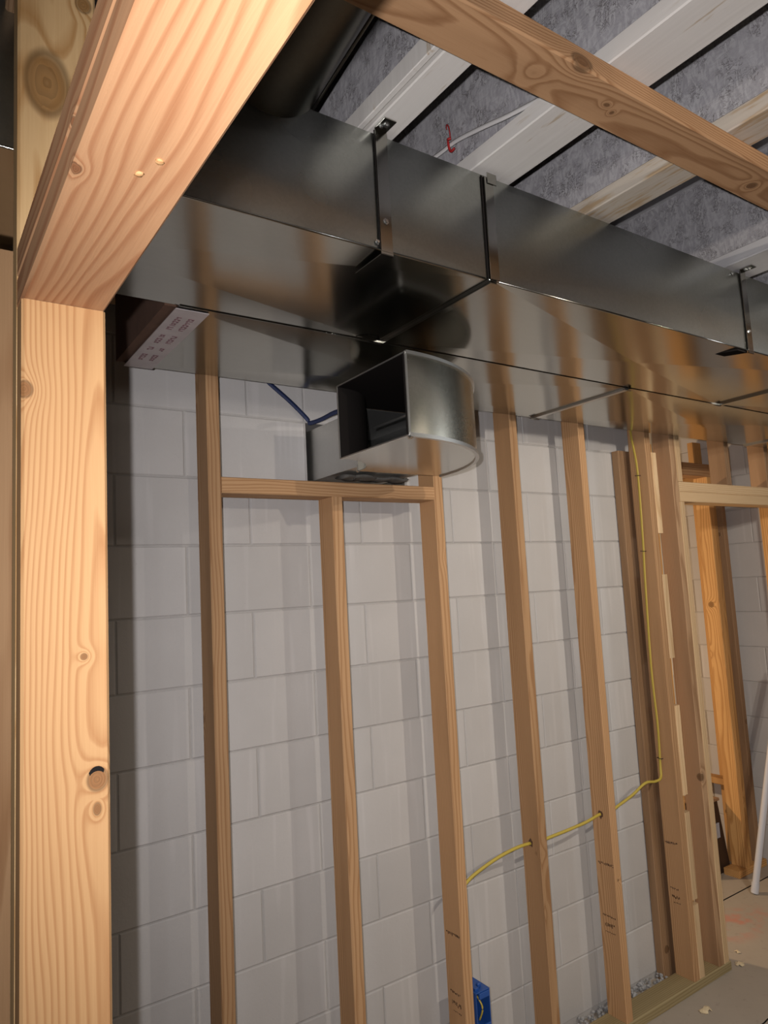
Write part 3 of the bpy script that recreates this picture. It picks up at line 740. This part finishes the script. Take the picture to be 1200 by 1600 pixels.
# bored holes with splintered rims
for k, x, z in ((4, 1.880, 0.767), (5, 2.265, 0.781)):
    bm = bmesh.new(); rs = random.Random(k)
    c = [bm.verts.new((x-0.0006, 1.915 + math.cos(t*.5236)*(0.010+rs.uniform(-.002, .004)), z + math.sin(t*.5236)*(0.010+rs.uniform(-.002, .009)))) for t in range(12)]
    c2 = [bm.verts.new((x-0.0001, v.co.y, v.co.z)) for v in c]
    for t in range(12): bm.faces.new((c[t], c[(t+1) % 12], c2[(t+1) % 12], c2[t]))
    bm.faces.new(c); bm.faces.new(c2)
    onto(mesh_obj('bored_hole', bm, M['rust']), S[k])

# ink stamps on the studs: worn, unreadable marks
def stamp(studo, x, rows, seed):
    r = random.Random(seed); bm = bmesh.new()
    for (z, y0, y1, h, slope) in rows:
        y = y0
        while y > y1:
            wv = r.uniform(.003, .006); dz = (y0-y)*slope
            for _ in range(2):
                za = z + dz + r.uniform(-h/2, h/4); zb_ = za + r.uniform(h*.3, h*.7)
                add_box(bm, (x-0.0004, y-wv*r.uniform(.5, 1), za), (x-0.00005, y, min(zb_, z+dz+h/2)))
            y -= wv + 0.0025
    onto(tag(mesh_obj('ink_stamp', bm, M['ink']), kind='stuff'), studo)
stamp(S[5], 2.265, [(0.597, 1.945, 1.878, .011, .02), (0.405, 1.942, 1.885, .008, .0), (0.372, 1.935, 1.890, .015, 0), (0.346, 1.935, 1.890, .005, 0)], 1)
stamp(S[3], 1.500, [(0.570, 1.945, 1.880, .011, .05), (0.392, 1.940, 1.890, .008, .0), (0.358, 1.935, 1.888, .015, 0), (0.335, 1.930, 1.890, .005, 0)], 2)
stamp(SA, 2.702, [(0.568, 1.950, 1.892, .011, .05), (0.385, 1.945, 1.905, .008, .0), (0.352, 1.940, 1.902, .014, 0), (0.33, 1.935, 1.905, .005, 0)], 3)

# grit between the plate and the blocks
bm = bmesh.new(); rg = random.Random(9)
for i in range(420):
    x = rg.uniform(1.6, 2.67); y = rg.uniform(1.972, 2.028); r_ = rg.uniform(.004, .011)
    m4 = Matrix.Translation((x, y, rg.uniform(0, .028))) @ Matrix.Rotation(rg.uniform(0, 6), 4, 'Z') @ Matrix.Diagonal((r_, r_*rg.uniform(.6, 1), r_*rg.uniform(.5, .9), 1))
    bmesh.ops.create_icosphere(bm, subdivisions=1, radius=1.0, matrix=m4)
tag(mesh_obj('gravel', bm, M['gravel']), 'speckled grey grit in the gap between the plate and the block wall', 'gravel', kind='stuff')

# wood chips on the slab
def chip(x, y, s, seed, label):
    r = random.Random(seed); bm = bmesh.new()
    for i in range(3):
        a = r.uniform(0, 3.1)
        pts = [Vector((x + math.cos(a)*t*s + r.uniform(-.2, .2)*s, y + math.sin(a)*t*s, 0.003 + s*.32*(1-t*t)*r.uniform(.4, 1.2))) for t in (-1, -.4, .3, 1)]
        add_tube(bm, pts, s*.42, 5, s*.1)
    for v in bm.verts: v.co.z = max(v.co.z, 0.0005)
    tag(mesh_obj('wood_chip', bm, M['chip']), label, 'wood chip', 'wood chips on the slab')
chip(2.617, 1.775, .026, 1, 'largest curled wood chip, on the grey slab in front of the treated plate')
chip(3.03, 1.87, .018, 2, 'pale wood chip just beyond the end of the treated plate')
chip(3.12, 1.93, .012, 3, 'small wood chip farther into the right doorway')
chip(2.62, 1.58, .012, 4, 'small flat wood chip near the lower right corner, beside a slab crack')

# white pole leaning at the right border
bm = bmesh.new(); p0, p1 = Vector((3.745, 2.185, 0.012)), Vector((4.00, 2.06, 1.15))
add_tube(bm, [p0, p0.lerp(p1, .5), p1], 0.017, 14)
pole = tag(mesh_obj('white_pole', bm, M['pvc'], None, True), 'white pipe leaning in the right doorway at the photo border', 'pipe')
pole.data.set_sharp_from_angle(angle=0.8)
bm = bmesh.new(); add_tube(bm, [p0 + (p0-p1).normalized()*.008, p0.lerp(p1, .035)], 0.0195, 14)
mesh_obj('end_cap', bm, M['pvc'], pole)

# dark tapered bin behind the orange studs
bn = tag(empty('dark_bin', (3.86, 2.56, 0)), 'dark brown tapered box with a pale label behind the orange studs', 'box')
bm = bmesh.new()
lo4 = [(3.72, 2.432), (3.948, 2.432), (3.948, 2.60), (3.72, 2.60)]; hi4 = [(3.74, 2.45), (3.905, 2.45), (3.905, 2.58), (3.74, 2.58)]
a = [bm.verts.new((x, y, 0.002)) for x, y in lo4]; b = [bm.verts.new((x, y, 0.385)) for x, y in hi4]
for k in range(4): bm.faces.new((a[k], a[(k+1) % 4], b[(k+1) % 4], b[k]))
bm.faces.new(a[::-1]); bm.faces.new(b)
part(mesh_obj('body', bm, M['dark']), bn)
part(box('lid', (3.73, 2.44, 0.386), (3.915, 2.59, 0.402), M['brown'], None, .003), bn)
part(box('label_patch', (3.80, 2.4375, 0.19), (3.885, 2.4425, 0.27), M['label']), bn)
